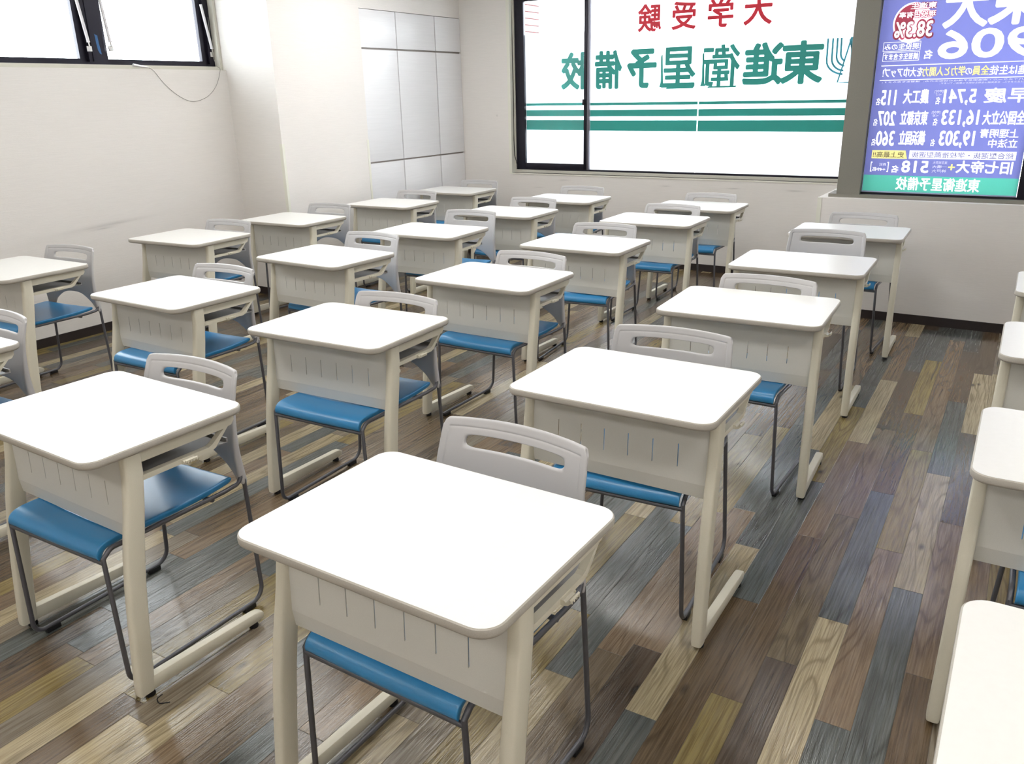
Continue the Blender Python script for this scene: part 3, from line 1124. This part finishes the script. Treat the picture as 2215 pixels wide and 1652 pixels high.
# ------------------------------------------------------------------ chair (origin between the front feet, facing -y)
def make_chair():
    root = empty('school_chair')
    kids = []
    # seat cage
    bm = bmesh.new()
    prof_t = [(.000, .392), (-.006, .402), (-.003, .418), (.010, .430), (.030, .4355), (.06, .4375), (.14, .4350), (.25, .4315), (.34, .4330), (.425, .4375), (.452, .4385)]
    prof_b = [(.012, .392), (.016, .404), (.024, .412), (.04, .415), (.08, .416), (.14, .415), (.25, .412), (.34, .413), (.425, .4175), (.452, .420)]
    us = [-1, -.985, -.93, -.5, 0, .5, .93, .985, 1]

    def hw(y):
        return .202 if y < .40 else .202 - .008 * ((y - .40) / .052)
    T = [[bm.verts.new((u * hw(y), y, z - (.004 if abs(u) == 1 else .0) - .004 * (1 - u * u))) for u in us] for (y, z) in prof_t]
    B = [[bm.verts.new((u * (hw(y) - .004), y, z)) for u in us] for (y, z) in [(.006, .390)] + prof_b]
    # equalise row counts
    for g in (T, B):
        for a, b in zip(g[:-1], g[1:]):
            for i in range(len(us) - 1):
                bm.faces.new((a[i], a[i + 1], b[i + 1], b[i]))
    for i in range(len(us) - 1):
        bm.faces.new((T[0][i], T[0][i + 1], B[0][i + 1], B[0][i]))
        bm.faces.new((T[-1][i], T[-1][i + 1], B[-1][i + 1], B[-1][i]))
    n = len(T)
    for k in (0, -1):
        for a in range(n - 1):
            bm.faces.new((T[a][k], T[a + 1][k], B[a + 1][k], B[a][k]))
    seat = subsurf(link_mesh('seat', bm, M['blue'], root), 2)
    kids.append(seat)
    # backrest cage
    us = [-1, -.975, -.935, -.915, -.902, -.889, -.80, -.715, -.695, -.42, -.2, 0, .2, .42, .695, .715, .80, .889, .902, .915, .935, .975, 1]
    zabs = [.632, .664, .6820, .6855, .7180, .7213, .728, .7335, .736, .7385, .746, .7545, .757]

    def zbot(u):
        a = abs(u)
        if a > .86:
            return .402 + .0 * a
        return .402 + .100 * (1 - (a / .86) ** 3.2)

    def halfw(z):
        t_ = max(0, min(1, (z - .40) / .35))
        return .2135 - .0125 * t_ ** 2.4

    def ymid(u, z):
        t_ = (z - .40) / .35
        return .482 - .024 * sin(pi * max(0, min(1, t_))) + .035 * max(0, t_) ** 1.5 + .030 * (1 - abs(u) ** 2.2) * (0.55 + .45 * min(1, max(0, t_)))

    def rowz(u):
        zb = zbot(u)
        out = [zb + (.632 - zb) * r for r in (0, .04, .28, .62)]
        drop = .006 * u * u
        for z in zabs:
            out.append(z - drop * max(0, (z - .632) / .124))
        return out
    bm = bmesh.new()
    cols = [rowz(u) for u in us]
    nr = len(cols[0])
    gu, gr = {4, 18}, {nr - 5}

    def half(u, z, r):
        a = abs(u)
        base = .0065
        if a > .80:
            low = max(0, min(1, (.66 - z) / .22))
            base += .0085 * low * min(1, (a - .80) / .12)
        if r in (0, nr - 1):
            base *= .62
        return base
    F, Bk = [], []
    for i, u in enumerate(us):
        fr, bk = [], []
        for r in range(nr):
            z = cols[i][r]
            x = u * halfw(z)
            y = ymid(u, z)
            h = half(u, z, r)
            if abs(u) == 1:
                h *= .6
            g = 0
            if (i in gu and r >= 3 and r <= nr - 5) or (r in gr and 4 <= i <= 18):
                g = .0028
            elif 4 < i < 18 and 3 <= r < nr - 5:
                g = .0006
            if r < 3 and 3 < i < 19:
                g = 0
            fr.append(bm.verts.new((x, y - h + g, z)))
            bk.append(bm.verts.new((x, y + h, z)))
        F.append(fr)
        Bk.append(bk)
    hole = {(i, 7) for i in range(8, 14)}
    nu = len(us)

    def quad(a, b, c, d):
        bm.faces.new((a, b, c, d))
    for i in range(nu - 1):
        for r in range(nr - 1):
            if (i, r) in hole:
                for di, da, db in ((-1, (i, r), (i, r + 1)), (1, (i + 1, r), (i + 1, r + 1))):
                    if (i + di, r) not in hole:
                        quad(F[da[0]][da[1]], F[db[0]][db[1]], Bk[db[0]][db[1]], Bk[da[0]][da[1]])
                for (da, db) in (((i, r), (i + 1, r)), ((i, r + 1), (i + 1, r + 1))):
                    quad(F[da[0]][da[1]], F[db[0]][db[1]], Bk[db[0]][db[1]], Bk[da[0]][da[1]])
                continue
            quad(F[i][r], F[i + 1][r], F[i + 1][r + 1], F[i][r + 1])
            quad(Bk[i][r], Bk[i][r + 1], Bk[i + 1][r + 1], Bk[i + 1][r])
    for i in range(nu - 1):
        for r in (0, nr - 1):
            quad(F[i][r], F[i + 1][r], Bk[i + 1][r], Bk[i][r])
    for r in range(nr - 1):
        for i in (0, nu - 1):
            quad(F[i][r], F[i][r + 1], Bk[i][r + 1], Bk[i][r])
    # soften the two top corners of the cage
    for G in (F, Bk):
        for i, sx in ((0, 1), (nu - 1, -1)):
            G[i][nr - 1].co.x += sx * .009
            G[i][nr - 1].co.z -= .009
            G[i][nr - 2].co.x += sx * .0045
            G[i][nr - 2].co.z -= .010
            G[i][nr - 3].co.z -= .006
        for i, sx in ((1, 1), (nu - 2, -1)):
            G[i][nr - 1].co.x += sx * .002
            G[i][nr - 1].co.z -= .0015
    back = subsurf(link_mesh('backrest', bm, M['plastic_grey'], root), 2)
    kids.append(back)
    # bent tube side frames
    R0 = .0068
    for s in (-1, 1):
        bm = bmesh.new()
        x = s * .210
        xf = s * .224
        pts = [(s * .2045, .480, .445), (x, .462, .414), (x, .40, .410), (x, .030, .416), (x, .006, .395), (xf, .002, .0165), (s * .230, .474, .0165), (s * .2065, .482, .42)]
        tube(bm, pts, R0, 10, [0, .035, 0, .028, .0, .034, .045, 0], 6)
        fr = link_mesh('side_frame', bm, M['tube'], root)
        gl = []
        for y in (.055, .415):
            bm = bmesh.new()
            xx = s * (.2235 + .006 * y / .48)
            bm_box(bm, (xx - .009, y - .022, 0), (xx + .009, y + .022, .016), .003)
            gl.append(link_mesh('floor_glide', bm, M['rubber'], fr))
        KIDS[fr.name] = gl
        kids.append(fr)
    bm = bmesh.new()
    tube(bm, [(-.210, .006, .383), (.210, .006, .383)], R0, 10)
    kids.append(link_mesh('crossbar', bm, M['tube'], root))
    bm = bmesh.new()
    tube(bm, [(-.210, .36, .402), (.210, .36, .402)], R0, 10)
    kids.append(link_mesh('crossbar', bm, M['tube'], root))
    KIDS[root.name] = kids
    return root


ORD = ['first', 'second', 'third', 'fourth', 'fifth', 'sixth']
COLN = {'Z': 'column along the left wall', 'A': 'second column from the left wall', 'B': 'third column from the left wall',
        'C': 'fourth column from the left wall', 'D': 'column at the right edge'}
DESKS = {
    'Z': [(-4.505, 1.995, 2.0), (-4.494, 3.101, 3.6), (-4.480, 3.966, 1.4), (-4.385, 4.963, 2.2), (-4.455, 5.925, 1.0)],
    'A': [(-3.310, .985, 0.0), (-3.219, 2.025, -.76), (-3.236, 2.988, -2.47), (-3.226, 3.940, 2.4), (-3.238, 4.880, 1.0), (-3.222, 5.745, .8)],
    'B': [(-2.103, .949, -1.32), (-2.110, 1.968, 2.09), (-2.094, 2.939, -.23), (-2.117, 3.925, .14), (-2.109, 4.932, .95), (-2.074, 5.698, 1.8)],
    'C': [(-.925, .892, -.83), (-.906, 1.877, -.04), (-.873, 2.924, 2.4), (-.898, 3.881, 1.38), (-.879, 4.937, 1.4)],
    'D': [(.318, .905, 0.0), (.290, 1.892, .3), (.300, 2.860, .3), (.312, 3.835, .2)]}
# chair positions are given by the middle of the backrest's top edge
CHAIRS = {
    'Z': [(-4.56, 2.580, 5.0), (-4.535, 3.672, 4.0), (-4.520, 4.615, 3.5), (-4.43, 5.570, 1.5), (-4.42, 6.50, 1.5)],
    'A': [(-3.330, 1.545, 1.5), (-3.259, 2.573, 2.5), (-3.256, 3.652, -.5), (-3.280, 4.705, 2.5), (-3.241, 5.495, -.5), (-3.260, 6.345, 1.5)],
    'B': [(-2.108, 1.494, 1.5), (-2.105, 2.474, 2.0), (-2.081, 3.498, -1.0), (-2.165, 4.515, 5.5), (-2.123, 5.515, 0.0), (-2.095, 6.240, 1.0)],
    'C': [(-.952, 1.504, -1.0), (-.942, 2.491, 3.5), (-.888, 3.440, -1.2), (-.932, 4.780, 1.5), (-.875, 5.545, -2.0)],
    'D': [(.322, 1.47, 0.0), (.310, 2.44, 0.0), (.322, 3.43, 1.0), (.318, 4.40, 0.0)]}
desk0, chair0 = make_desk(), make_chair()
used = {'d': False, 'c': False}
BACK = .515     # chair origin to the top edge of the backrest
for col in 'ZABCD':
    for i, (x, y, a) in enumerate(DESKS[col]):
        o = desk0 if not used['d'] else copy_tree(desk0)
        used['d'] = True
        o.location = (x, y, 0)
        o.rotation_euler = (0, 0, radians(a))
        tag(o, f'white-topped cream desk, {ORD[i]} from the camera in the {COLN[col]}', 'desk', 'classroom desks')
    for i, c in enumerate(CHAIRS[col]):
        if c is None:
            continue
        x, y, a = c
        o = chair0 if not used['c'] else copy_tree(chair0)
        used['c'] = True
        th = radians(a)
        o.location = (x + sin(th) * BACK, y - cos(th) * BACK, 0)
        o.rotation_euler = (0, 0, th)
        lb = f'grey and blue chair behind the {ORD[i]} desk of the {COLN[col]}'
        tag(o, lb, 'chair', 'classroom chairs')

# small curved black strand on the floor
bm = bmesh.new()
tube(bm, fillet([(-1.776, 1.013, .0015), (-1.775, .994, .0015), (-1.752, .985, .0015), (-1.732, 1.004, .0015)], .012), .0015, 6)
tag(link_mesh('rubber_strand', bm, M['black']), 'small curved black strand lying on the floor beside a desk foot, lower left', 'strand')
